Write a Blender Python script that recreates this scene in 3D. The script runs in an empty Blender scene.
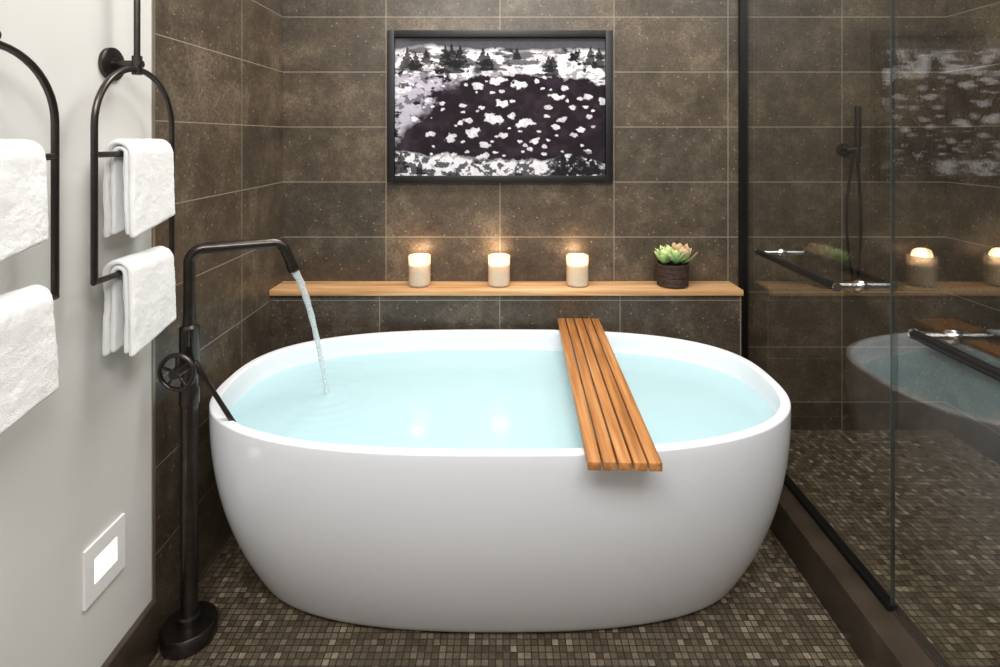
import bpy, math, random
import numpy as np
from mathutils import Vector, Matrix, noise
random.seed(7)
H=1.288; XL=-0.88; YB=2.16; G=0.957; XR=1.77; SF=0.125; YF=-2.2; ZC=2.45
scene=bpy.context.scene
scene.view_settings.view_transform='Standard'
scene.view_settings.look='None'
scene.view_settings.exposure=0.0

# ---------------- materials ----------------
def newmat(name):
    m=bpy.data.materials.new(name); m.use_nodes=True
    nt=m.node_tree; b=nt.nodes['Principled BSDF']
    return m,nt,b
def N(nt,t,**kw):
    n=nt.nodes.new(t)
    for k,v in kw.items(): setattr(n,k,v)
    return n
def L(nt,a,b): nt.links.new(a,b)
def math_n(nt,op,a,b=None):
    n=N(nt,'ShaderNodeMath',operation=op)
    for i,v in enumerate((a,b)):
        if v is None: continue
        if isinstance(v,(int,float)): n.inputs[i].default_value=v
        else: L(nt,v,n.inputs[i])
    return n.outputs[0]
def ramp(nt,fac,stops):
    r=N(nt,'ShaderNodeValToRGB'); el=r.color_ramp.elements
    while len(el)<len(stops): el.new(0.5)
    for e,(p,c) in zip(el,stops): e.position=p; e.color=(*c,1)
    L(nt,fac,r.inputs[0]); return r.outputs[0]
def srgb(r,g,b):
    f=lambda c:(c/255/12.92 if c/255<=0.04045 else ((c/255+0.055)/1.055)**2.4)
    return (f(r),f(g),f(b))
def simple(name,col,rough=0.5,metal=0.0,noise_amt=0.0,nscale=20,bump=0.0,**kw):
    m,nt,b=newmat(name)
    b.inputs['Base Color'].default_value=(*col,1)
    b.inputs['Roughness'].default_value=rough
    b.inputs['Metallic'].default_value=metal
    tc=N(nt,'ShaderNodeTexCoord'); nz=N(nt,'ShaderNodeTexNoise')
    nz.inputs['Scale'].default_value=nscale; nz.inputs['Detail'].default_value=4
    L(nt,tc.outputs['Object'],nz.inputs['Vector'])
    a=noise_amt
    c=ramp(nt,nz.outputs['Fac'],[(0.3,tuple(x*(1-a) for x in col)),(0.7,tuple(min(1,x*(1+a)) for x in col))])
    L(nt,c,b.inputs['Base Color'])
    if bump>0:
        bp=N(nt,'ShaderNodeBump'); bp.inputs['Strength'].default_value=bump; bp.inputs['Distance'].default_value=0.002
        L(nt,nz.outputs['Fac'],bp.inputs['Height']); L(nt,bp.outputs[0],b.inputs['Normal'])
    for k,v in kw.items(): b.inputs[k.replace('_',' ')].default_value=v
    return m

def tile_mat(name,axis,off,zoff=0.012,bright=1.0):
    """stone tile 0.456x0.22, stack bond; axis = horizontal world axis index"""
    m,nt,b=newmat(name)
    geo=N(nt,'ShaderNodeNewGeometry'); sep=N(nt,'ShaderNodeSeparateXYZ'); L(nt,geo.outputs['Position'],sep.inputs[0])
    u=math_n(nt,'ADD',sep.outputs[axis],-off+0.456*20)
    v=math_n(nt,'ADD',sep.outputs[2],-zoff+0.22*20)
    com=N(nt,'ShaderNodeCombineXYZ'); L(nt,u,com.inputs[0]); L(nt,v,com.inputs[1])
    br=N(nt,'ShaderNodeTexBrick'); br.offset=0.0; br.squash=1.0
    br.inputs['Scale'].default_value=1.0; br.inputs['Brick Width'].default_value=0.456; br.inputs['Row Height'].default_value=0.22
    br.inputs['Mortar Size'].default_value=0.0015; br.inputs['Mortar Smooth'].default_value=0.1; br.inputs['Bias'].default_value=0
    br.inputs['Color1'].default_value=(0,0,0,1); br.inputs['Color2'].default_value=(1,1,1,1)
    L(nt,com.outputs[0],br.inputs['Vector'])
    def nz(scale,det,rough=0.6):
        n=N(nt,'ShaderNodeTexNoise'); n.inputs['Scale'].default_value=scale; n.inputs['Detail'].default_value=det; n.inputs['Roughness'].default_value=rough
        L(nt,geo.outputs['Position'],n.inputs['Vector']); return n.outputs['Fac']
    k=bright
    base=ramp(nt,nz(6,8,0.78),[(0.32,tuple(x*k for x in srgb(60,52,43))),(0.5,tuple(x*k for x in srgb(85,75,63))),(0.68,tuple(x*k for x in srgb(118,106,90)))])
    fine=ramp(nt,nz(100,5,0.75),[(0.36,(0.5,0.5,0.5)),(0.64,(1.3,1.3,1.3))])
    mx=N(nt,'ShaderNodeMix',data_type='RGBA',blend_type='MULTIPLY'); mx.inputs[0].default_value=0.85
    L(nt,base,mx.inputs[6]); L(nt,fine,mx.inputs[7])
    tv=N(nt,'ShaderNodeMix',data_type='RGBA',blend_type='MULTIPLY'); tv.inputs[0].default_value=1
    tr=ramp(nt,br.outputs['Color'],[(0,(0.80,0.81,0.83)),(1,(1.14,1.10,1.05))])
    L(nt,mx.outputs[2],tv.inputs[6]); L(nt,tr,tv.inputs[7])
    vo=N(nt,'ShaderNodeTexVoronoi'); vo.inputs['Scale'].default_value=34; L(nt,geo.outputs['Position'],vo.inputs['Vector'])
    sp=ramp(nt,vo.outputs['Distance'],[(0.06,(1,1,1)),(0.14,(0,0,0))])
    sm=N(nt,'ShaderNodeMix',data_type='RGBA'); L(nt,math_n(nt,'MULTIPLY',sp,0.6),sm.inputs[0])
    L(nt,tv.outputs[2],sm.inputs[6]); sm.inputs[7].default_value=(*srgb(168,153,132),1)
    vo2=N(nt,'ShaderNodeTexVoronoi'); vo2.inputs['Scale'].default_value=19; L(nt,geo.outputs['Position'],vo2.inputs['Vector'])
    sp2=ramp(nt,vo2.outputs['Distance'],[(0.05,(1,1,1)),(0.10,(0,0,0))])
    sm2=N(nt,'ShaderNodeMix',data_type='RGBA'); L(nt,math_n(nt,'MULTIPLY',sp2,0.6),sm2.inputs[0])
    L(nt,sm.outputs[2],sm2.inputs[6]); sm2.inputs[7].default_value=(*srgb(38,31,25),1)
    gm=N(nt,'ShaderNodeMix',data_type='RGBA'); L(nt,br.outputs['Fac'],gm.inputs[0]); L(nt,sm2.outputs[2],gm.inputs[6])
    gm.inputs[7].default_value=(*srgb(148,139,124),1)
    L(nt,gm.outputs[2],b.inputs['Base Color'])
    rr=N(nt,'ShaderNodeMapRange'); L(nt,nz(18,4),rr.inputs[0]); rr.inputs[3].default_value=0.28; rr.inputs[4].default_value=0.5
    L(nt,rr.outputs[0],b.inputs['Roughness'])
    bp=N(nt,'ShaderNodeBump'); bp.invert=True; bp.inputs['Strength'].default_value=0.35; bp.inputs['Distance'].default_value=0.002
    L(nt,br.outputs['Fac'],bp.inputs['Height']); L(nt,bp.outputs[0],b.inputs['Normal'])
    return m
def mosaic_mat(name,s=0.0178):
    m,nt,b=newmat(name)
    geo=N(nt,'ShaderNodeNewGeometry')
    add=N(nt,'ShaderNodeVectorMath',operation='ADD'); add.inputs[1].default_value=(s*500,s*500,0.0); L(nt,geo.outputs['Position'],add.inputs[0])
    sc=N(nt,'ShaderNodeVectorMath',operation='SCALE'); sc.inputs['Scale'].default_value=1/s; L(nt,add.outputs[0],sc.inputs[0])
    fl=N(nt,'ShaderNodeVectorMath',operation='FLOOR'); L(nt,sc.outputs[0],fl.inputs[0])
    sp=N(nt,'ShaderNodeSeparateXYZ'); L(nt,fl.outputs[0],sp.inputs[0])
    c2=N(nt,'ShaderNodeCombineXYZ'); L(nt,sp.outputs[0],c2.inputs[0]); L(nt,sp.outputs[1],c2.inputs[1])
    wn=N(nt,'ShaderNodeTexWhiteNoise',noise_dimensions='2D'); L(nt,c2.outputs[0],wn.inputs['Vector'])
    col=ramp(nt,wn.outputs['Value'],[(0,srgb(82,71,57)),(0.35,srgb(98,86,70)),(0.7,srgb(112,99,82)),(0.93,srgb(134,120,100)),(1,srgb(160,148,128))])
    nz=N(nt,'ShaderNodeTexNoise'); nz.inputs['Scale'].default_value=120; nz.inputs['Detail'].default_value=3; L(nt,geo.outputs['Position'],nz.inputs['Vector'])
    f=ramp(nt,nz.outputs['Fac'],[(0.3,(0.75,0.75,0.75)),(0.7,(1.15,1.15,1.15))])
    mx=N(nt,'ShaderNodeMix',data_type='RGBA',blend_type='MULTIPLY'); mx.inputs[0].default_value=1; L(nt,col,mx.inputs[6]); L(nt,f,mx.inputs[7])
    fr=N(nt,'ShaderNodeVectorMath',operation='FRACTION'); L(nt,sc.outputs[0],fr.inputs[0])
    sf=N(nt,'ShaderNodeSeparateXYZ'); L(nt,fr.outputs[0],sf.inputs[0])
    def edge(o): return math_n(nt,'SUBTRACT',0.5,math_n(nt,'ABSOLUTE',math_n(nt,'SUBTRACT',o,0.5)))
    ed=math_n(nt,'MINIMUM',edge(sf.outputs[0]),edge(sf.outputs[1]))
    gr=N(nt,'ShaderNodeMapRange'); L(nt,ed,gr.inputs[0]); gr.inputs[1].default_value=0.055; gr.inputs[2].default_value=0.095; gr.inputs[3].default_value=1; gr.inputs[4].default_value=0
    gm=N(nt,'ShaderNodeMix',data_type='RGBA'); L(nt,gr.outputs[0],gm.inputs[0]); L(nt,mx.outputs[2],gm.inputs[6]); gm.inputs[7].default_value=(*srgb(54,47,38),1)
    L(nt,gm.outputs[2],b.inputs['Base Color'])
    rr=N(nt,'ShaderNodeMapRange'); L(nt,wn.outputs['Value'],rr.inputs[0]); rr.inputs[3].default_value=0.25; rr.inputs[4].default_value=0.5
    L(nt,rr.outputs[0],b.inputs['Roughness'])
    bp=N(nt,'ShaderNodeBump'); bp.invert=True; bp.inputs['Strength'].default_value=0.4; bp.inputs['Distance'].default_value=0.002
    L(nt,gr.outputs[0],bp.inputs['Height']); L(nt,bp.outputs[0],b.inputs['Normal'])
    return m
def wood_mat(name,axis,c1,c2,c3,scale=1.0):
    m,nt,b=newmat(name)
    tc=N(nt,'ShaderNodeTexCoord'); mp=N(nt,'ShaderNodeMapping')
    s=[70*scale]*3; s[axis]=3.0*scale; mp.inputs['Scale'].default_value=s
    L(nt,tc.outputs['Object'],mp.inputs[0])
    nz=N(nt,'ShaderNodeTexNoise'); nz.inputs['Scale'].default_value=1; nz.inputs['Detail'].default_value=6; nz.inputs['Distortion'].default_value=0.4
    L(nt,mp.outputs[0],nz.inputs['Vector'])
    c=ramp(nt,nz.outputs['Fac'],[(0.28,c1),(0.5,c2),(0.72,c3)])
    L(nt,c,b.inputs['Base Color']); b.inputs['Roughness'].default_value=0.42
    bp=N(nt,'ShaderNodeBump'); bp.inputs['Strength'].default_value=0.15; bp.inputs['Distance'].default_value=0.001
    L(nt,nz.outputs['Fac'],bp.inputs['Height']); L(nt,bp.outputs[0],b.inputs['Normal'])
    return m
def emit(name,col,st):
    m=bpy.data.materials.new(name); m.use_nodes=True; nt=m.node_tree; nt.nodes.clear()
    o=N(nt,'ShaderNodeOutputMaterial'); e=N(nt,'ShaderNodeEmission'); e.inputs[0].default_value=(*col,1); e.inputs[1].default_value=st
    L(nt,e.outputs[0],o.inputs[0]); return m
def glass_mat(name,f0=0.1,tint=(0.93,0.95,0.94)):
    m=bpy.data.materials.new(name); m.use_nodes=True; nt=m.node_tree; nt.nodes.clear()
    o=N(nt,'ShaderNodeOutputMaterial'); t=N(nt,'ShaderNodeBsdfTransparent'); t.inputs[0].default_value=(*tint,1)
    g=N(nt,'ShaderNodeBsdfGlossy'); g.inputs['Roughness'].default_value=0.0
    lw=N(nt,'ShaderNodeLayerWeight'); lw.inputs[0].default_value=0.5
    p=math_n(nt,'POWER',lw.outputs['Facing'],5.0); q=math_n(nt,'MULTIPLY',p,1-f0); r=math_n(nt,'ADD',q,f0)
    mx=N(nt,'ShaderNodeMixShader'); L(nt,r,mx.inputs[0]); L(nt,t.outputs[0],mx.inputs[1]); L(nt,g.outputs[0],mx.inputs[2]); L(nt,mx.outputs[0],o.inputs[0])
    return m

M={}
M['tile_back']=tile_mat('stone_tile_back',0,-0.012)
M['tile_side']=tile_mat('stone_tile_side',1,1.364)
M['mosaic']=mosaic_mat('mosaic_floor')
M['stone']=simple('curb_stone',srgb(68,58,48),0.3,0,0.3,14,0.05)
M['plaster']=simple('plaster',srgb(214,213,209),0.75,0,0.02,4,0.03)
M['ceil']=simple('ceiling_paint',srgb(232,230,226),0.8,0,0.02,4)
M['white']=simple('tub_acrylic',(0.84,0.865,0.91),0.15,0,0.004,3)
M['bronze']=simple('dark_bronze',srgb(76,71,68),0.30,0.9,0.15,30)
M['black']=simple('matte_black',srgb(20,19,19),0.4,0.3,0.1,30)
M['chrome']=simple('chrome',(0.62,0.62,0.63),0.18,1.0,0.03,30)
M['teak_y']=wood_mat('teak_slats',1,srgb(128,80,40),srgb(176,118,66),srgb(206,152,98))
M['oak_x']=wood_mat('oak_shelf',0,srgb(164,116,72),srgb(204,158,110),srgb(226,190,146),0.8)
M['towel']=simple('terry_towel',(0.85,0.85,0.845),0.95,0,0.05,480,0.7)
M['towel'].node_tree.nodes['Principled BSDF'].inputs['Sheen Weight'].default_value=0.3
M['plate']=simple('white_plate',(0.85,0.85,0.84),0.35,0,0.01,5)
M['glass']=glass_mat('shower_glass',0.085,(0.95,0.965,0.96))
M['frame']=simple('black_frame_wood',srgb(10,9,9),0.5,0,0.2,30)
M['pot']=simple('woven_pot',srgb(60,42,32),0.7,0,0.5,60,0.8)
M['soil']=simple('soil',srgb(40,30,22),0.95,0,0.5,80,1.0)
M['steplight']=emit('step_light_lens',(1.0,0.98,0.94),2.5)
M['flame']=emit('flame',(1.0,0.62,0.28),7.0)
M['bulb']=emit('pendant_bulb',(1.0,0.85,0.65),3.0)
# wax
m,nt,b=newmat('candle_wax'); b.inputs['Roughness'].default_value=0.5
b.inputs['Subsurface Weight'].default_value=0.7; b.inputs['Subsurface Radius'].default_value=(0.06,0.04,0.022); b.inputs['Subsurface Scale'].default_value=0.6
nz=N(nt,'ShaderNodeTexNoise'); nz.inputs['Scale'].default_value=20; L(nt,ramp(nt,nz.outputs['Fac'],[(0.3,srgb(232,224,206)),(0.7,srgb(242,236,222))]),b.inputs['Base Color'])
M['wax']=m
# frosted candle jar
m=bpy.data.materials.new('frosted_jar'); m.use_nodes=True; nt=m.node_tree; nt.nodes.clear()
o=N(nt,'ShaderNodeOutputMaterial'); t=N(nt,'ShaderNodeBsdfTransparent'); t.inputs[0].default_value=(1,0.97,0.93,1)
d=N(nt,'ShaderNodeBsdfTranslucent'); d.inputs[0].default_value=(0.95,0.87,0.75,1); d2=N(nt,'ShaderNodeBsdfDiffuse')
nz=N(nt,'ShaderNodeTexNoise'); nz.inputs['Scale'].default_value=15; L(nt,ramp(nt,nz.outputs['Fac'],[(0.3,srgb(228,222,210)),(0.7,srgb(238,234,224))]),d2.inputs[0])
m0=N(nt,'ShaderNodeMixShader'); m0.inputs[0].default_value=0.6; L(nt,d.outputs[0],m0.inputs[1]); L(nt,d2.outputs[0],m0.inputs[2])
m1=N(nt,'ShaderNodeMixShader'); m1.inputs[0].default_value=0.38; L(nt,t.outputs[0],m1.inputs[1]); L(nt,m0.outputs[0],m1.inputs[2])
g=N(nt,'ShaderNodeBsdfGlossy'); g.inputs['Roughness'].default_value=0.08; m2=N(nt,'ShaderNodeMixShader'); m2.inputs[0].default_value=0.05
L(nt,m1.outputs[0],m2.inputs[1]); L(nt,g.outputs[0],m2.inputs[2]); L(nt,m2.outputs[0],o.inputs[0]); M['frost']=m
# water surface
m=bpy.data.materials.new('bath_water'); m.use_nodes=True; nt=m.node_tree; nt.nodes.clear()
o=N(nt,'ShaderNodeOutputMaterial')
geo=N(nt,'ShaderNodeNewGeometry'); nz=N(nt,'ShaderNodeTexNoise'); nz.inputs['Scale'].default_value=9; nz.inputs['Detail'].default_value=2
L(nt,geo.outputs['Position'],nz.inputs['Vector'])
bp=N(nt,'ShaderNodeBump'); bp.inputs['Strength'].default_value=0.15; bp.inputs['Distance'].default_value=0.01; L(nt,nz.outputs['Fac'],bp.inputs['Height'])
t=N(nt,'ShaderNodeBsdfTransparent'); t.inputs[0].default_value=(0.79,0.955,0.98,1)
d=N(nt,'ShaderNodeBsdfDiffuse'); d.inputs[0].default_value=(*srgb(210,243,249),1)
g=N(nt,'ShaderNodeBsdfGlossy'); g.inputs['Roughness'].default_value=0.13; L(nt,bp.outputs[0],g.inputs['Normal'])
m1=N(nt,'ShaderNodeMixShader'); m1.inputs[0].default_value=0.55; L(nt,t.outputs[0],m1.inputs[1]); L(nt,d.outputs[0],m1.inputs[2])
lw=N(nt,'ShaderNodeLayerWeight'); lw.inputs[0].default_value=0.5; L(nt,bp.outputs[0],lw.inputs['Normal'])
r=math_n(nt,'ADD',math_n(nt,'MULTIPLY',math_n(nt,'POWER',lw.outputs['Facing'],5.0),0.6),0.02)
m2=N(nt,'ShaderNodeMixShader'); L(nt,r,m2.inputs[0]); L(nt,m1.outputs[0],m2.inputs[1]); L(nt,g.outputs[0],m2.inputs[2]); L(nt,m2.outputs[0],o.inputs[0])
M['water']=m
# stream
m=bpy.data.materials.new('water_stream'); m.use_nodes=True; nt=m.node_tree; nt.nodes.clear()
o=N(nt,'ShaderNodeOutputMaterial'); t=N(nt,'ShaderNodeBsdfTransparent'); t.inputs[0].default_value=(0.95,0.98,1,1)
d=N(nt,'ShaderNodeBsdfDiffuse'); d.inputs[0].default_value=(0.9,0.95,0.97,1); g=N(nt,'ShaderNodeBsdfGlossy'); g.inputs['Roughness'].default_value=0.1
nz=N(nt,'ShaderNodeTexNoise'); nz.inputs['Scale'].default_value=60; nz.inputs['Detail'].default_value=3
m1=N(nt,'ShaderNodeMixShader'); L(nt,ramp(nt,nz.outputs['Fac'],[(0.3,(0.25,)*3),(0.65,(0.8,)*3)]),m1.inputs[0]); L(nt,t.outputs[0],m1.inputs[1]); L(nt,d.outputs[0],m1.inputs[2])
m2=N(nt,'ShaderNodeMixShader'); m2.inputs[0].default_value=0.18; L(nt,m1.outputs[0],m2.inputs[1]); L(nt,g.outputs[0],m2.inputs[2]); L(nt,m2.outputs[0],o.inputs[0])
M['stream']=m
def attr_mat(name,rough,coat=0,bump=0):
    m,nt,b=newmat(name); a=N(nt,'ShaderNodeVertexColor'); a.layer_name='Col'
    L(nt,a.outputs[0],b.inputs['Base Color']); b.inputs['Roughness'].default_value=rough; b.inputs['Coat Weight'].default_value=coat; b.inputs['Coat Roughness'].default_value=0.02
    return m
M['art']=attr_mat('ice_river_print',0.6,0.35)
M['art'].node_tree.nodes['Principled BSDF'].inputs['Specular IOR Level'].default_value=0.1
M['leaf']=attr_mat('succulent_leaf',0.5)

# ---------------- mesh builder ----------------
class MB:
    def __init__(s): s.v=[]; s.f=[]; s.mi=[]; s.sm=[]
    def add(s,vs,fs,mi=0,sm=False):
        o=len(s.v); s.v+= [tuple(v) for v in vs]; s.f+=[tuple(i+o for i in f) for f in fs]
        s.mi+=[mi]*len(fs); s.sm+=[sm]*len(fs); return s
    def box(s,x0,x1,y0,y1,z0,z1,mi=0,bev=0.0):
        if bev<=0:
            vs=[(x,y,z) for x in(x0,x1) for y in(y0,y1) for z in(z0,z1)]
            fs=[(0,1,3,2),(4,6,7,5),(0,4,5,1),(2,3,7,6),(0,2,6,4),(1,5,7,3)]
            return s.add(vs,fs,mi)
        import bmesh
        b=bev
        bm=bmesh.new(); bmesh.ops.create_cube(bm,size=1)
        for v in bm.verts:
            v.co=Vector((x0+(v.co.x+.5)*(x1-x0),y0+(v.co.y+.5)*(y1-y0),z0+(v.co.z+.5)*(z1-z0)))
        bmesh.ops.bevel(bm,geom=bm.edges[:],offset=b,segments=2,affect='EDGES',profile=0.5)
        bm.verts.index_update(); vs=[v.co[:] for v in bm.verts]; fs=[[v.index for v in f.verts] for f in bm.faces]
        bm.free(); return s.add(vs,fs,mi)
    def tube(s,pts,r,seg=16,mi=0,caps=True,rs=None):
        pts=[Vector(p) for p in pts]; n=len(pts)
        T=[]
        for i in range(n):
            a=pts[max(0,i-1)]; c=pts[min(n-1,i+1)]; T.append((c-a).normalized())
        up=Vector((0,0,1)) if abs(T[0].z)<0.9 else Vector((1,0,0))
        nrm=(up-T[0]*up.dot(T[0])).normalized(); vs=[]
        for i in range(n):
            nrm=(nrm-T[i]*nrm.dot(T[i])).normalized(); bn=T[i].cross(nrm)
            rr=rs[i] if rs else r
            for k in range(seg):
                a=2*math.pi*k/seg; vs.append(pts[i]+(nrm*math.cos(a)+bn*math.sin(a))*rr)
        fs=[]
        for i in range(n-1):
            for k in range(seg):
                k2=(k+1)%seg; fs.append((i*seg+k,i*seg+k2,(i+1)*seg+k2,(i+1)*seg+k))
        s.add(vs,fs,mi,True)
        if caps:
            s.add(vs[:seg],[tuple(reversed(range(seg)))],mi); s.add(vs[-seg:],[tuple(range(seg))],mi)
        return s
    def lathe(s,prof,c,axis='z',seg=48,mi=0):
        c=Vector(c)
        def P(r,h,a):
            x,y=r*math.cos(a),r*math.sin(a)
            return c+(Vector((x,y,h)) if axis=='z' else Vector((x,h,y)) if axis=='y' else Vector((h,x,y)))
        vs=[];fs=[]
        for (r,h) in prof:
            for k in range(seg): vs.append(P(r,h,2*math.pi*k/seg))
        for i in range(len(prof)-1):
            for k in range(seg):
                k2=(k+1)%seg; fs.append((i*seg+k,i*seg+k2,(i+1)*seg+k2,(i+1)*seg+k))
        s.add(vs,fs,mi,True)
        if prof[0][0]>1e-5: s.add(vs[:seg],[tuple(reversed(range(seg)))],mi)
        if prof[-1][0]>1e-5: s.add(vs[-seg:],[tuple(range(seg))],mi)
        return s
    def obj(s,name,mats,parent=None,loc=None,fixn=True,autos=True):
        me=bpy.data.meshes.new(name); me.from_pydata(s.v,[],s.f)
        for m in mats: me.materials.append(m)
        me.polygons.foreach_set('material_index',s.mi); me.polygons.foreach_set('use_smooth',s.sm)
        me.update()
        if fixn:
            import bmesh
            bm=bmesh.new(); bm.from_mesh(me); bmesh.ops.remove_doubles(bm,verts=bm.verts,dist=1e-6); bmesh.ops.recalc_face_normals(bm,faces=bm.faces); bm.to_mesh(me); bm.free()
        if autos:
            try: me.set_sharp_from_angle(angle=math.radians(40))
            except Exception: pass
        ob=bpy.data.objects.new(name,me); scene.collection.objects.link(ob)
        if loc is not None:
            me.transform(Matrix.Translation(-Vector(loc))); ob.location=loc
        if parent:
            ob.parent=parent; ob.matrix_parent_inverse=Matrix.Translation(-Vector(parent.location))
        return ob
def empty(name,loc=(0,0,0)):
    e=bpy.data.objects.new(name,None); e.location=loc; e.empty_display_size=0.05; scene.collection.objects.link(e); return e
def fillet(pts,r,seg=10):
    pts=[Vector(p) for p in pts]; out=[pts[0]]
    for i in range(1,len(pts)-1):
        p=pts[i]; a=(pts[i-1]-p); b=(pts[i+1]-p); la,lb=a.length,b.length; a.normalize(); b.normalize()
        ang=a.angle(b); d=min(r/math.tan(ang/2),la*0.49,lb*0.49); rr=d*math.tan(ang/2)
        c=p+(a+b).normalized()*(rr/math.sin(ang/2)); s=p+a*d-c; e=p+b*d-c
        for k in range(seg+1):
            t=k/seg; w=s.angle(e); out.append(c+(s*math.sin((1-t)*w)+e*math.sin(t*w))/math.sin(w))
    out.append(pts[-1]); return out

# ---------------- room ----------------
T=0.1
MB().box(XL-T,XR+T,YB,YB+T,-T,ZC).obj('wall_back',[M['tile_back']])
MB().box(XL-T,XL,1.36,YB,-T,ZC).obj('wall_left_tiled',[M['tile_side']])
MB().box(XL-T,XL,YF,1.36,-T,ZC).obj('wall_left',[M['plaster']])
MB().box(XR,XR+T,YF,YB,-T,ZC).obj('wall_right',[M['tile_side']])
MB().box(XL-T,XR+T,YF-T,YF,-T,ZC).obj('wall_front',[M['plaster']])
MB().box(XL,XR,YF,YB,-T,0).obj('floor',[M['mosaic']])
MB().box(G+0.03,XR,YF,YB,0,SF-0.004).obj('shower_floor',[M['mosaic']])
MB().box(XL-T,XR+T,YF-T,YB+T,ZC,ZC+T).obj('ceiling',[M['ceil']])
MB().box(0.88,G+0.03,YF,YB-0.001,0,SF,bev=0.004).obj('trim_2_shower_curb',[M['stone']])
MB().box(XL,XL+0.016,YF,1.352,0,0.133,bev=0.002).obj('baseboard_left',[M['stone']])
MB().box(XL,XL+0.003,1.352,1.362,0.0,ZC).obj('trim_1',[simple('trim_metal',srgb(150,140,125),0.35,0.6,0.05,20)])
MB().box(XL,0.879,2.048,YB,0,0.694).box(0.879,0.905,2.048,YB,SF,0.694).obj('wall_ledge',[M['tile_back']])
MB().box(XL+0.001,0.905,2.03,YB-0.001,0.6942,0.716,bev=0.002).obj('wooden_shelf',[M['oak_x']],loc=(0,2.1,0.705))

# ---------------- bathtub ----------------
CY=1.617; CX=-0.008; A0,B0,A1,B1=0.675,0.222,0.812,0.400; TH=0.575
def ring(a,b,h,n=None,seg=160):
    if n is None: n=2.45+0.22*min(1,h/0.5)
    out=[]
    for k in range(seg):
        t=2*math.pi*k/seg; c,s=math.cos(t),math.sin(t)
        out.append((CX+a*math.copysign(abs(c)**(2/n),c),CY+b*math.copysign(abs(s)**(2/n),s),h))
    return out
rings=[]
rings.append(ring(A0-0.10,B0-0.06,0.002)); rings.append(ring(A0-0.010,B0-0.010,0.002))
NP=26
for i in range(NP+1):
    t=i/NP; t=t**1.3
    h=0.004+t*(TH-0.006-0.004)
    ga=1-(1-t)**2.5; gb=1-(1-t)**1.9
    e=0.008*(1-min(1,t/0.04))**2
    rings.append(ring(A0+(A1-A0)*ga-e,B0+(B1-B0)*gb-e,h))
for k in range(1,6):
    a=math.pi/2*k/5; rings.append(ring(A1-0.006*(1-math.cos(a)),B1-0.006*(1-math.cos(a)),TH-0.006+0.006*math.sin(a)))
rings.append(ring(A1-0.020,B1-0.020,TH))
for k in range(1,5):
    a=math.pi/2*k/4; rings.append(ring(A1-0.020-0.006*math.sin(a),B1-0.020-0.006*math.sin(a),TH-0.006*(1-math.cos(a))))
def inner(h):
    t=(h-0.10)/(TH-0.006-0.10); g=1-(1-t)**2.2
    return (0.60+(A1-0.026-0.60)*g, 0.19+(B1-0.026-0.19)*g)
for i in range(18,-1,-1):
    h=0.10+(TH-0.006-0.10)*i/19; a,b=inner(h); rings.append(ring(a,b,h))
rings.append(ring(0.3,0.1,0.097)); 
seg=160; vs=[p for r in rings for p in r]; fs=[]
for i in range(len(rings)-1):
    for k in range(seg):
        k2=(k+1)%seg; fs.append((i*seg+k,i*seg+k2,(i+1)*seg+k2,(i+1)*seg+k))
tub=empty('bathtub',(CX,CY,0))
mb=MB(); mb.add(vs,fs,0,True); mb.add(rings[0],[tuple(reversed(range(seg)))],0); mb.add(rings[-1],[tuple(range(seg))],0)
mb.lathe([(0.035,0.097),(0.035,0.103),(0.03,0.105)],(CX,CY,0),seg=24,mi=1)
mb.obj('tub_shell',[M['white'],M['chrome']],tub)
WH=0.508; wa,wb=inner(WH); NR=60; SX,SY=-0.535,1.645
vs=[(CX,CY,WH)];fs=[]
base=ring(wa+0.001,wb+0.001,WH)
for i in range(1,NR+1):
    for p in base:
        f=i/NR; vs.append((CX+(p[0]-CX)*f,CY+(p[1]-CY)*f,WH))
def rip(x,y):
    d=math.hypot(x-SX,y-SY); return 0.0018*math.sin(d*150)*math.exp(-d*9)+0.0012*noise.noise(Vector((x*9,y*9,0)))
vs=[(x,y,z+rip(x,y)) for x,y,z in vs]
for k in range(seg): fs.append((0,1+k,1+(k+1)%seg))
for i in range(NR-1):
    for k in range(seg):
        k2=(k+1)%seg; o=1+i*seg; fs.append((o+k,o+k2,o+seg+k2,o+seg+k))
mb=MB(); mb.add(vs,fs,0,True); mb.obj('bath_water',[M['water']],tub)

# ---------------- tub tray ----------------
tray=empty('teak_bath_tray',(0.268,1.595,0.576)); mb=MB()
Lh=0.455; w=0.0275; gap=0.0045
for i in range(5):
    x=-0.0775+i*(w+gap)+0.0; mb.box(x,x+w,-Lh,Lh,0.0125,0.031,bev=0.002)
for yy in(-0.36,-0.02,0.36): mb.box(-0.07,0.073,yy-0.0175,yy+0.0175,0.0,0.0125,bev=0.001)
sl=mb.obj('slats',[M['teak_y']]); sl.parent=tray
tray.rotation_euler=(0,0,math.radians(-1.7)); tray.location=(0.270,1.588,0.576)

# ---------------- faucet ----------------
PX,PY=-0.81,1.395
fa=empty('floor_mounted_tub_faucet',(PX,PY,0)); mb=MB()
mb.lathe([(0.064,0.0),(0.066,0.003),(0.066,0.034),(0.061,0.040),(0.028,0.041),(0.028,0.06),(0.0205,0.063),(0.0205,0.60),(0.0235,0.603),(0.0235,0.64),(0.0195,0.645),(0.0195,0.69),(0.0235,0.695),(0.0235,0.80),(0.015,0.806),(0.015,0.83)],(PX,PY,0))
zt=1.0
d=Vector((0.215,0.105,0)).normalized()
P0=Vector((PX,PY,0.83)); P1=Vector((PX,PY,zt)); P2=P1+d*0.222; P3=P2+Vector((d.x*0.030,d.y*0.030,-0.078))
mb.tube(fillet([P0,P1,P2,P3],0.034,12),0.0138,24)
tip=P3; td=(P3-P2).normalized()
mb.tube([P3-td*0.018,P3+td*0.004],0.0155,24)
wc=Vector((-0.800,1.33,0.713))
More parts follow.
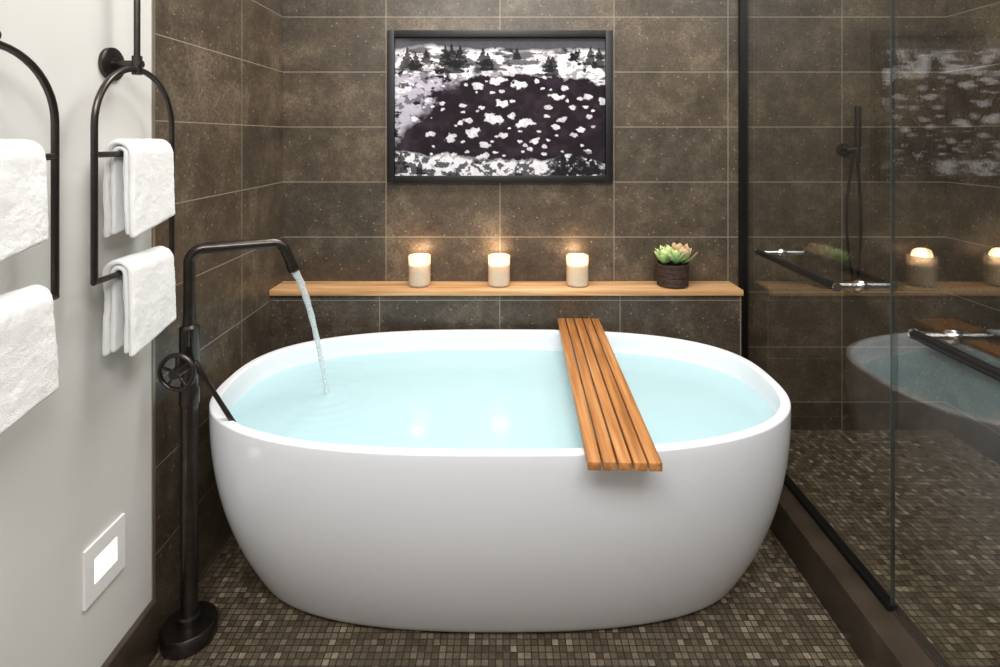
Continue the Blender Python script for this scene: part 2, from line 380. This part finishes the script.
mb.tube([(PX,PY,0.713),(wc.x,wc.y,0.713)],0.014,20)
mb.tube([wc+Vector((0,0.03,0)),wc-Vector((0,0.014,0))],0.013,20)
RW=0.042
mb.tube([wc+Vector((RW*math.cos(a),-0.006,RW*math.sin(a))) for a in [2*math.pi*k/40 for k in range(41)]],0.0058,12,caps=False)
for k in range(5):
    a=2*math.pi*k/5+math.pi/2
    mb.tube([wc+Vector((0,-0.006,0)),wc+Vector((RW*math.cos(a),-0.006,RW*math.sin(a)))],0.0038,10)
mb.lathe([(0.0,-0.02),(0.012,-0.02),(0.013,-0.012),(0.013,0.0),(0.0,0.0)],wc,'y',24)
mb.tube([(PX,PY,0.785),(PX+0.018,PY-0.04,0.785)],0.007,14); mb.tube([(PX+0.018,PY-0.04,0.765),(PX+0.018,PY-0.04,0.805)],0.005,12)
mb.tube([(PX,PY,0.70),(PX+0.045,PY-0.02,0.70)],0.009,14)
a=Vector((PX+0.030,PY-0.03,0.722)); b2=Vector((PX+0.145,PY-0.028,0.540))
mb.tube([a,a+(b2-a)*0.25,a+(b2-a)*0.27,b2],0.01,16,rs=[0.0085,0.0085,0.0058,0.0065])
mb.obj('faucet_body',[M['bronze']],fa)
# stream
mb=MB(); pts=[];rs=[]; S0=tip+td*0.004; land=Vector((SX,SY,WH-0.004))
n=24; hv=(land-S0); hz=-hv.z
for i in range(n+1):
    t=i/n; zz=S0.z-hz*(0.45*t+0.55*t*t); pts.append(Vector((S0.x+hv.x*t,S0.y+hv.y*t,zz))); rs.append(0.0105-0.0048*t+0.0008*math.sin(i*1.7))
mb.tube(pts,0.01,16,rs=rs,caps=False); mb.obj('water_stream',[M['stream']],fa)

# ---------------- towel racks & towels ----------------
XLp=-0.82; BARS=(1.254,0.998)
def towel(par,cy,wid,zb,fl,bl,seed):
    mb=MB()
    def layer(ri,ro,fl,bl,wd,sd):
        out=[]; e=(ro-ri)/2
        def seg_line(p,q,n): 
            for i in range(n): t=i/n; out.append((p[0]+(q[0]-p[0])*t,p[1]+(q[1]-p[1])*t))
        nL=46
        seg_line((-ro,-bl+e),(-ro,0),nL//2)
        for k in range(14): a=math.pi-math.pi*k/14; out.append((ro*math.cos(a),ro*math.sin(a)))
        seg_line((ro,0),(ro,-fl+e),nL)
        for k in range(6): a=-math.pi*k/6; out.append((ro-e+e*math.cos(a),-fl+e+e*math.sin(a)))
        seg_line((ri,-fl+e),(ri,0),nL//2)
        for k in range(8): a=math.pi*k/8; out.append((ri*math.cos(a),ri*math.sin(a)))
        seg_line((-ri,0),(-ri,-bl+e),nL//2)
        for k in range(6): a=-math.pi*k/6; out.append((-ro+e+e*math.cos(a),-bl+e+e*math.sin(a)))
        m=len(out); ny=60; vs=[]; fs=[]
        cen=[]
        for (x,z) in out:
            rm=(ri+ro)/2
            if z>0:
                l=math.hypot(x,z) or 1; cen.append((x/l*rm,z/l*rm))
            else: cen.append((math.copysign(rm,x),max(z,-(fl if x>0 else bl)+e)))
        for j in range(ny+1):
            q=j/ny; q=0.5-0.5*math.cos(math.pi*q)*(0.35)-0.5*(1-2*q)*0.65
            y=-wd/2+wd*q; dd=min(wd/2-abs(y),e); k=math.sqrt(max(0.05,1-(1-dd/e)**2))
            for (x,z),(cx,cz) in zip(out,cen):
                px=cx+(x-cx)*k; pz=cz+(z-cz)*k
                hang=max(0,-pz)
                wv=0.006*noise.noise(Vector((y*14+seed,pz*7,seed)))*min(1,hang*14)
                yy=y*(1+0.18*hang)+0.005*noise.noise(Vector((pz*16,sd,px*10)))
                fz=0.0012*noise.noise(Vector((px*230+sd,yy*230,pz*230)))+0.0010*noise.noise(Vector((px*40,yy*40,pz*40+sd)))
                s=1 if px>0 else -1
                vs.append((XLp+px+wv+s*fz+0.03*hang*(1 if px>0 else -0.1),cy+yy,zb+pz+fz*0.7+(0.03*(y/wd)*min(1,hang*8))))
        for j in range(ny):
            for i in range(m):
                i2=(i+1)%m; fs.append((j*m+i,j*m+i2,(j+1)*m+i2,(j+1)*m+i))
        mb.add(vs,fs,0,True); mb.add(vs[:m],[tuple(range(m))],0,True); mb.add(vs[-m:],[tuple(range(m))],0,True)
    layer(0.0195,0.032,fl,bl,wid,seed); layer(0.0072,0.0185,fl-0.006,bl-0.006,wid-0.006,seed+5)
    mb.obj('hand_towel',[M['towel']],par,autos=False)
def rack(cy,tw):
    e=empty('towel_rack_with_towels',(XL,cy,1.2)); mb=MB(); hw=0.1265; r=0.0066; top=1.315
    loop=[(XLp,cy-hw,BARS[1]+0.001)]
    for k in range(25):
        a=math.pi-math.pi*k/24; loop.append((XLp,cy+hw*math.cos(a),top+hw*math.sin(a)))
    loop.append((XLp,cy+hw,BARS[1]+0.001))
    mb.tube(loop,r,14)
    for z in BARS: mb.tube([(XLp,cy-hw-0.003,z),(XLp,cy+hw+0.003,z)],r*0.95,14)
    mb.tube([(XL+0.0005,cy,top+hw+0.012),(XLp+0.012,cy,top+hw+0.012)],0.0085,16)
    mb.lathe([(0.037,0.0005),(0.037,0.008),(0.032,0.011),(0.014,0.012),(0.014,0.02)],(XL,cy,top+hw+0.012),'x',32)
    mb.tube([(XLp,cy,top+hw),(XLp,cy,ZC-0.012)],r,14)
    mb.lathe([(0.03,ZC-0.012),(0.03,ZC-0.001)],(XLp,cy,0),'z',28)
    mb.tube([(XLp,cy,top+hw-0.012),(XLp,cy,top+hw+0.03)],0.0105,16)
    mb.obj('rack_frame',[M['bronze']],e)
    for i,(c_,w_,fl,bl) in enumerate(tw): towel(e,c_,w_,BARS[i],fl,bl,int(cy*100)+i)
rack(1.21,[(1.222,0.145,0.166,0.165),(1.222,0.150,0.162,0.160)])
rack(0.862,[(0.858,0.150,0.158,0.160),(0.868,0.17,0.170,0.172)])

# ---------------- step light ----------------
mb=MB(); y0,y1,z0,z1=1.13,1.25,0.298,0.42
e=empty('recessed_step_light',(XL,1.19,0.36))
for (a,b_,c,d_) in[(y0,y1,z0,z0+0.034),(y0,y1,z1-0.034,z1),(y0,y0+0.026,z0+0.034,z1-0.034),(y1-0.026,y1,z0+0.034,z1-0.034)]: mb.box(XL,XL+0.006,a,b_,c,d_)
mb.box(XL,XL+0.0035,y0+0.026,y1-0.026,z0+0.034,z1-0.034,1); mb.obj('light_plate',[M['plate'],M['steplight']],e)

# ---------------- framed picture ----------------
fx0,fx1=(387-503)/253,(613-503)/253; fz0,fz1=H-(183-138)/253,H+(138-30)/253; fy=2.135; fwid=0.028
e=empty('framed_picture',((fx0+fx1)/2,YB,(fz0+fz1)/2)); mb=MB()
YW=YB-0.001
mb.box(fx0,fx0+fwid,fy,YW,fz0,fz1,bev=0.002); mb.box(fx1-fwid,fx1,fy,YW,fz0,fz1,bev=0.002)
mb.box(fx0+fwid,fx1-fwid,fy,YW,fz0,fz0+fwid,bev=0.002); mb.box(fx0+fwid,fx1-fwid,fy,YW,fz1-fwid,fz1,bev=0.002)
mb.box(fx0+fwid,fx1-fwid,fy+0.016,YW,fz0+fwid,fz1-fwid)
mb.obj('picture_frame',[M['frame']],e)
W_,H_=520,338
def vnoise(w,h,cx,cy,seed):
    r=np.random.RandomState(seed); g=r.rand(cy+2,cx+2); y=np.linspace(0,cy,h,endpoint=False); x=np.linspace(0,cx,w,endpoint=False)
    yi=y.astype(int); xi=x.astype(int); fy_=(y-yi); fx_=(x-xi); fy_=fy_*fy_*(3-2*fy_); fx_=fx_*fx_*(3-2*fx_)
    a=g[yi][:,xi]; b=g[yi][:,xi+1]; c=g[yi+1][:,xi]; d=g[yi+1][:,xi+1]
    return (a*(1-fx_)+b*fx_)*(1-fy_)[:,None]+(c*(1-fx_)+d*fx_)*fy_[:,None]
def fbm(cx,cy,seed,o=5):
    s=np.zeros((H_,W_));a=1;t=0
    for i in range(o): s+=a*vnoise(W_,H_,cx*2**i,cy*2**i,seed+i); t+=a; a*=0.6
    return s/t
vv,uu=np.mgrid[0:H_,0:W_]; u=uu/(W_-1); v=vv/(H_-1)
n1=fbm(6,5,1); n2=fbm(20,16,20); n3=fbm(60,40,40,3); n4=fbm(10,22,60); n5=fbm(34,26,90,4)
dark=np.array(srgb(28,20,28)); dark2=np.array(srgb(48,38,48)); snow=np.array(srgb(226,224,230))
img=np.ones((H_,W_,3))*dark; img+= (dark2-dark)*np.clip((n2-0.45)*3,0,1)[...,None]
def blend(mask,col): 
    global img
    img=img*(1-mask[...,None])+np.array(col)*mask[...,None]
sm=lambda a,b,x: np.clip((x-a)/(b-a),0,1)
blend(sm(0.10,0.06,v+0.05*(n1-0.5)),srgb(82,80,86)); 
edge=v+0.20*(n1-0.5)-0.16*(u<0.12)-0.05*(u>0.8)
sh=sm(0.06,0.09,v+0.1*(n1-.5))*sm(0.285,0.265,edge)
blend(sh*sm(0.36,0.42,n2+0.16*(0.5-np.abs(v-0.2)*3)),snow*0.95)
blend(sh*sm(0.54,0.60,n4)*0.85,srgb(38,34,40))
blend(sh*sm(0.54,0.60,n5)*0.6,srgb(30,28,32))
lb=sm(0.03,-0.03,u-0.30+0.50*(v-0.25)+0.25*(n1-0.5))*sm(0.25,0.3,v)*sm(0.86,0.78,v)
blend(lb*sm(0.45,0.50,n2*0.5+n4*0.5),srgb(176,172,186))
blend(lb*sm(0.52,0.57,n5)*0.7,srgb(34,30,38))
r=np.random.RandomState(11); placed=[]
for i in range(2500):
    if len(placed)>95: break
    cu=r.uniform(0.05,0.99); cv=r.uniform(0.24,0.87); 
    if cu<0.42-0.5*(cv-0.25) and r.rand()<0.5: continue
    s=(0.006+0.026*r.rand()**1.7)*(0.6+0.9*(cu*0.5+cv*0.5))*1.05
    if any(math.hypot((cu-a)*1.54,(cv-b))<(s+c)*1.7 for a,b,c in placed): continue
    placed.append((cu,cv,s))
    th=r.uniform(-0.5,0.5); X=(u-cu)*1.54; Y=(v-cv)*1.5; Xr=X*math.cos(th)+Y*math.sin(th); Yr=-X*math.sin(th)+Y*math.cos(th)
    Xr=Xr/r.uniform(0.9,1.35)
    ang=np.arctan2(Yr,Xr); d_=np.hypot(Yr,Xr)
    k1,k2,k3=r.uniform(0,6.28,3); R=s*1.5*(1+0.12*np.sin(2*ang+k1)+0.12*np.sin(3*ang+k2)+0.09*np.sin(5*ang+k3)+1.1*(n3-0.5)+0.8*(n5-0.5))
    blend(sm(1.0,0.85,d_/R),snow*(0.75+0.3*r.rand())*np.ones(3))
    blend(sm(1.0,0.85,d_/R)*sm(0.55,0.62,n3)*0.4,srgb(120,116,128))
nb=sm(0.87,0.89,v+0.14*(n1-0.5)-0.05*u+0.03)
blend(nb,snow*0.95); blend(nb*sm(0.50,0.56,n5)*0.9,srgb(34,32,37)); blend(nb*sm(0.57,0.62,n2)*0.9,srgb(34,32,37))
blend(sm(0.13,0.09,np.hypot((u-0.86)*0.9,(v-0.92)))*sm(0.42,0.52,n3),srgb(26,26,28))
for (tu,tb,th) in[(0.27,0.26,0.22),(0.24,0.20,0.15),(0.31,0.22,0.17),(0.06,0.22,0.15),(0.10,0.24,0.14),(0.42,0.20,0.13),(0.44,0.24,0.14),(0.75,0.28,0.15),(0.73,0.25,0.12),(0.58,0.16,0.09),(0.93,0.20,0.14),(0.97,0.22,0.15),(0.15,0.18,0.10),(0.86,0.16,0.08),(0.03,0.98,0.16),(0.12,0.99,0.10),(0.80,0.99,0.16),(0.88,0.99,0.2),(0.94,0.99,0.13)]:
    hh=(tb-v)/th; wdt=0.24*th*(1-hh)*(0.55+0.9*np.abs(np.sin(hh*16))*0.5+1.6*(n3-0.35))
    blend(((hh>0)&(hh<1)&(np.abs(u-tu)<wdt)).astype(float)*0.92,srgb(26,25,28))
img*= (0.86+0.28*n3)[...,None]
ix0,ix1,iz0,iz1=fx0+fwid-0.001,fx1-fwid+0.001,fz0+fwid-0.001,fz1-fwid+0.001
xs=ix0+(ix1-ix0)*u; zs=iz1-(iz1-iz0)*v
verts=np.stack([xs,np.full_like(xs,fy+0.0155),zs],-1).reshape(-1,3)
ii=(vv[:-1,:-1]*W_+uu[:-1,:-1]).ravel(); faces=np.stack([ii,ii+W_,ii+W_+1,ii+1],-1)
me=bpy.data.meshes.new('art_print'); me.from_pydata(verts.tolist(),[],faces.tolist())
ca=me.color_attributes.new('Col','FLOAT_COLOR','POINT'); rgba=np.ones((H_*W_,4)); rgba[:,:3]=np.clip(img.reshape(-1,3),0,1); ca.data.foreach_set('color',rgba.ravel())
me.materials.append(M['art']); ob=bpy.data.objects.new('art_print',me); scene.collection.objects.link(ob); ob.parent=e; ob.matrix_parent_inverse=Matrix.Translation(-Vector(e.location))

# ---------------- candles ----------------
SZ=0.7162; KY=2.095
def candle(x):
    e=empty('jar_candle',(x,KY,SZ)); R=0.0425; Hh=0.116
    mb=MB(); mb.lathe([(R-0.004,0.0),(R,0.004),(R,Hh),(R-0.0012,Hh+0.001),(R-0.0025,Hh),(R-0.0025,0.007),(0,0.0065)],(x,KY,SZ)); mb.obj('glass_jar',[M['frost']],e)
    mb=MB(); mb.lathe([(0,0.007),(R-0.003,0.007),(R-0.003,0.086),(R-0.006,0.083),(0.012,0.081),(0,0.081)],(x,KY,SZ)); mb.obj('wax',[M['wax']],e)
    mb=MB(); mb.tube([(x,KY,SZ+0.08),(x,KY,SZ+0.091)],0.0012,8); mb.obj('wick',[M['black']],e)
    mb=MB(); mb.lathe([(0,0),(0.003,0.003),(0.0045,0.007),(0.004,0.012),(0.002,0.019),(0,0.024)],(x,KY,SZ+0.089),seg=16); mb.obj('candle_flame',[M['flame']],e)
    l=bpy.data.lights.new('candle_light','POINT'); l.energy=0.62; l.color=(1,0.63,0.36); l.shadow_soft_size=0.028
    o=bpy.data.objects.new('candle_light',l); o.location=(x,KY,SZ+0.118); scene.collection.objects.link(o); o.parent=e; o.matrix_parent_inverse=Matrix.Translation(-Vector(e.location))
for x in((420-503)/256.5,(499-503)/256.5,(577-503)/256.5): candle(x)

# ---------------- succulent ----------------
sx=(672-503)/257; e=empty('potted_succulent',(sx,KY,SZ)); mb=MB()
prof=[(0.052,0.0),(0.056,0.003)]
for i in range(1,37): 
    z=0.003+0.078*i/36; prof.append((0.058+0.003*i/36+0.0016*math.sin(i*math.pi/2*1.5),z))
prof+=[(0.063,0.083),(0.063,0.087),(0.057,0.088),(0.056,0.078),(0,0.076)]
mb.lathe(prof,(sx,KY,SZ),mi=0); mb.lathe([(0.056,0.0765),(0.04,0.080),(0,0.081)],(sx,KY,SZ),mi=1); mb.obj('woven_pot',[M['pot'],M['soil']],e)
vs=[];fs=[];cols=[]
def leaf(o,az,el,ln,wd,c0,c1):
    o=Vector(o); base=len(vs); n=7; m=8; az_=Vector((math.cos(az),math.sin(az),0)); side=Vector((-math.sin(az),math.cos(az),0))
    p=o.copy()
    for i in range(n+1):
        t=i/n; e_=el+0.35*t; dirv=az_*math.cos(e_)+Vector((0,0,math.sin(e_))); nn=-az_*math.sin(e_)+Vector((0,0,math.cos(e_)))
        p=o+dirv*ln*t; w_=wd*(0.35+1.1*math.sin(math.pi*min(1,t*0.93+0.02))**0.9*(0.35+0.65*t)) if t<1 else wd*0.08
        th=wd*0.30*(1-t*0.6) if t<1 else 0.0005
        for k in range(m):
            a=2*math.pi*k/m; vs.append(p+side*w_*math.cos(a)+nn*(th*math.sin(a)+abs(math.cos(a))*w_*0.25)); 
            cc=[c0[j]*(1-t**2.2)+c1[j]*t**2.2 for j in range(3)]; cols.append((*cc,1))
    for i in range(n):
        for k in range(m):
            k2=(k+1)%m; fs.append((base+i*m+k,base+i*m+k2,base+(i+1)*m+k2,base+(i+1)*m+k))
    fs.append(tuple(base+n*m+k for k in range(m)))
rn=random.Random(5)
for (dx,dy,dz,sc,pk) in[(-0.036,-0.014,0.088,1.2,0),(0.004,-0.026,0.092,1.15,0),(0.040,-0.010,0.090,1.3,1),(-0.012,0.02,0.095,1.2,0),(0.03,0.022,0.102,1.25,1)]:
    for k in range(14):
        az=k*2.39996+dx*50; q=k/14; el=0.25+1.0*(1-q) ; ln=(0.040+0.020*q)*sc
        g0=srgb(126+rn.randint(-12,14),172+rn.randint(-12,12),100); tipc=srgb(226,182,150) if pk else srgb(214,228,160)
        leaf((sx+dx,KY+dy,SZ+dz),az,el,ln,0.0095*sc,g0,tipc)
mb=MB(); mb.add(vs,fs,0,True); ob=mb.obj('succulent_leaves',[M['leaf']],e,fixn=False,autos=False)
ca=ob.data.color_attributes.new('Col','FLOAT_COLOR','POINT'); ca.data.foreach_set('color',[c for t in cols for c in t])

# ---------------- shower screen ----------------
e=empty('glass_shower_screen',(G,1.5,SF)); ZT=2.25; YJ=1.326
MB().box(G-0.004,G+0.004,YJ+0.002,YB-0.012,SF+0.008,ZT).obj('fixed_glass_panel',[M['glass']],e)
MB().box(G-0.004,G+0.004,-0.6,YJ-0.002,SF+0.010,ZT).obj('glass_door_panel',[M['glass']],e)
mb=MB(); mb.box(G-0.016,G+0.016,YB-0.02,YB-0.001,SF+0.0005,ZT); mb.box(G-0.012,G+0.012,YJ,YB-0.02,SF+0.0005,SF+0.016); mb.box(G-0.012,G+0.012,YJ,YB-0.001,ZT,ZT+0.02)
mb.obj('black_channel',[M['black']],e)
mb=MB(); mb.box(G-0.005,G+0.005,-0.6,YJ-0.003,SF+0.0005,SF+0.010); mb.box(G-0.0045,G+0.0045,YJ-0.0015,YJ+0.0015,SF+0.016,ZT,1)
mb.obj('door_seal',[M['chrome'],simple('seal',srgb(60,66,62),0.3,0,0.1,20)],e)
def gbar(name,ya,yb,z):
    e=empty(name,(0.88,(ya+yb)/2,z)); mb=MB()
    mb.tube([(0.88,ya,z),(0.88,yb,z)],0.0105,20,0)
    for yy in(ya+0.012,yb-0.012):
        mb.tube([(0.88,yy,z),(G-0.0045,yy,z)],0.008,18,1); mb.lathe([(0.014,-0.010),(0.016,-0.007),(0.016,0)],(G-0.0045,yy,z),'x',24,1)
    for yy,s in((ya,-1),(yb,1)): mb.tube([(0.88,yy,z),(0.88,yy+s*0.006,z)],0.0115,20,1)
    mb.obj('bar_parts',[M['black'],M['chrome']],e)
gbar('glass_mounted_towel_bar',1.425,1.862,0.895)
gbar('shower_door_handle',0.70,1.154,0.868)

# ---------------- hand shower ----------------
s_=540/(YB-0.05); hx=(857-503)/s_; e=empty('hand_shower',(hx,YB,1.1)); mb=MB()
hz0=H-(150-138)/s_
mb.lathe([(0.026,-0.0008),(0.026,-0.008),(0.012,-0.011),(0.012,-0.045)],(hx-0.025,YB,hz0),'y',28)
mb.tube([(hx-0.04,YB-0.045,hz0-0.004),(hx+0.006,YB-0.052,hz0+0.004)],0.013,16)
mb.tube([(hx,YB-0.055,hz0-0.05),(hx,YB-0.055,hz0+0.02),(hx,YB-0.055,hz0+0.17)],0.011,16,rs=[0.0085,0.0115,0.0125])
hp2=[]
for i in range(40):
    t=i/39; hp2.append((hx+0.014*math.sin(t*math.pi),YB-0.052,hz0-0.05-0.475*t))
mb.tube(hp2,0.006,12)
hp3=[]
for i in range(40):
    t=i/39; hp3.append((hx-0.012-0.026*math.sin(t*math.pi),YB-0.045,hz0-0.02-0.50*t))
mb.tube(hp3,0.0055,12)
mb.lathe([(0.026,-0.0008),(0.026,-0.008),(0.013,-0.011),(0.013,-0.06)],(hx-0.008,YB,hz0-0.545),'y',28)
mb.tube([(hx-0.008,YB-0.05,hz0-0.555),(hx-0.008,YB-0.05,hz0-0.50)],0.010,14)
mb.obj('hand_shower_parts',[M['black']],e)

# ---------------- pendants (behind the viewpoint) ----------------
def pendant(x,y,z):
    e=empty('pendant_lamp',(x,y,z)); mb=MB()
    mb.tube([(x,y,z+0.16),(x,y,ZC-0.02)],0.004,8); mb.lathe([(0.05,ZC-0.02),(0.05,ZC-0.001)],(x,y,0),seg=24)
    mb.lathe([(0.02,0.16),(0.022,0.12),(0.03,0.10),(0.11,0.02),(0.115,0.0),(0.11,0.0),(0.028,0.09),(0,0.095)],(x,y,z)); mb.obj('pendant_shade',[M['bronze']],e)
    mb=MB(); mb.lathe([(0,-0.01),(0.025,0.0),(0.033,0.025),(0.025,0.055),(0.012,0.075),(0,0.08)],(x,y,z),seg=24); mb.obj('pendant_bulb',[M['bulb']],e)
pendant(-0.5,-0.9,1.72); pendant(0.47,-0.9,1.72)

# ---------------- lights ----------------
def area(name,loc,rot,sx,sy,en,col=(1,0.93,0.84)):
    l=bpy.data.lights.new(name,'AREA'); l.shape='RECTANGLE'; l.size=sx; l.size_y=sy; l.energy=en; l.color=col
    o=bpy.data.objects.new(name,l); o.location=loc; o.rotation_euler=[math.radians(a) for a in rot]; scene.collection.objects.link(o); return o
area('room_fill',(0.0,-0.25,ZC-0.06),(14,0,0),1.5,0.9,70,(1,0.985,0.97))  # unseen soft fill, widened and tilted to brighten the tub front
area('ceiling_light_tub',(-0.02,1.35,ZC-0.01),(0,0,0),0.9,0.45,22,(1,0.98,0.95))
area('shower_fill',(1.36,1.2,ZC-0.01),(0,0,0),0.5,1.0,13,(1,0.93,0.84))  # fill added to lift the dark walls behind the glass, no fixture there
def spot(loc,tgt,en,ang=70,blend=0.7,col=(1,0.87,0.71),soft=0.06):
    l=bpy.data.lights.new('downlight','SPOT'); l.energy=en; l.spot_size=math.radians(ang); l.spot_blend=blend; l.shadow_soft_size=soft; l.color=col
    o=bpy.data.objects.new('downlight',l); o.location=loc; d=Vector(tgt)-Vector(loc); o.rotation_euler=d.to_track_quat('-Z','Y').to_euler(); scene.collection.objects.link(o)
for x in(-0.55,-0.02,0.5): spot((x,1.85,ZC-0.02),(x,2.1,0.7),17,66)
spot((-0.55,1.85,ZC-0.02),(-0.88,1.85,1.1),8,75,soft=0.1)
w=bpy.data.worlds.new('World'); scene.world=w; w.use_nodes=True; w.node_tree.nodes['Background'].inputs[0].default_value=(0.8,0.85,0.9,1); w.node_tree.nodes['Background'].inputs[1].default_value=0.3

# ---------------- camera ----------------
c=bpy.data.cameras.new('Camera'); c.sensor_width=36; c.lens=540*36/1000; c.shift_x=-0.003; c.shift_y=-0.1955; c.clip_start=0.05
o=bpy.data.objects.new('Camera',c); o.location=(0,0,H); o.rotation_euler=(math.radians(90),0,0); scene.collection.objects.link(o); scene.camera=o
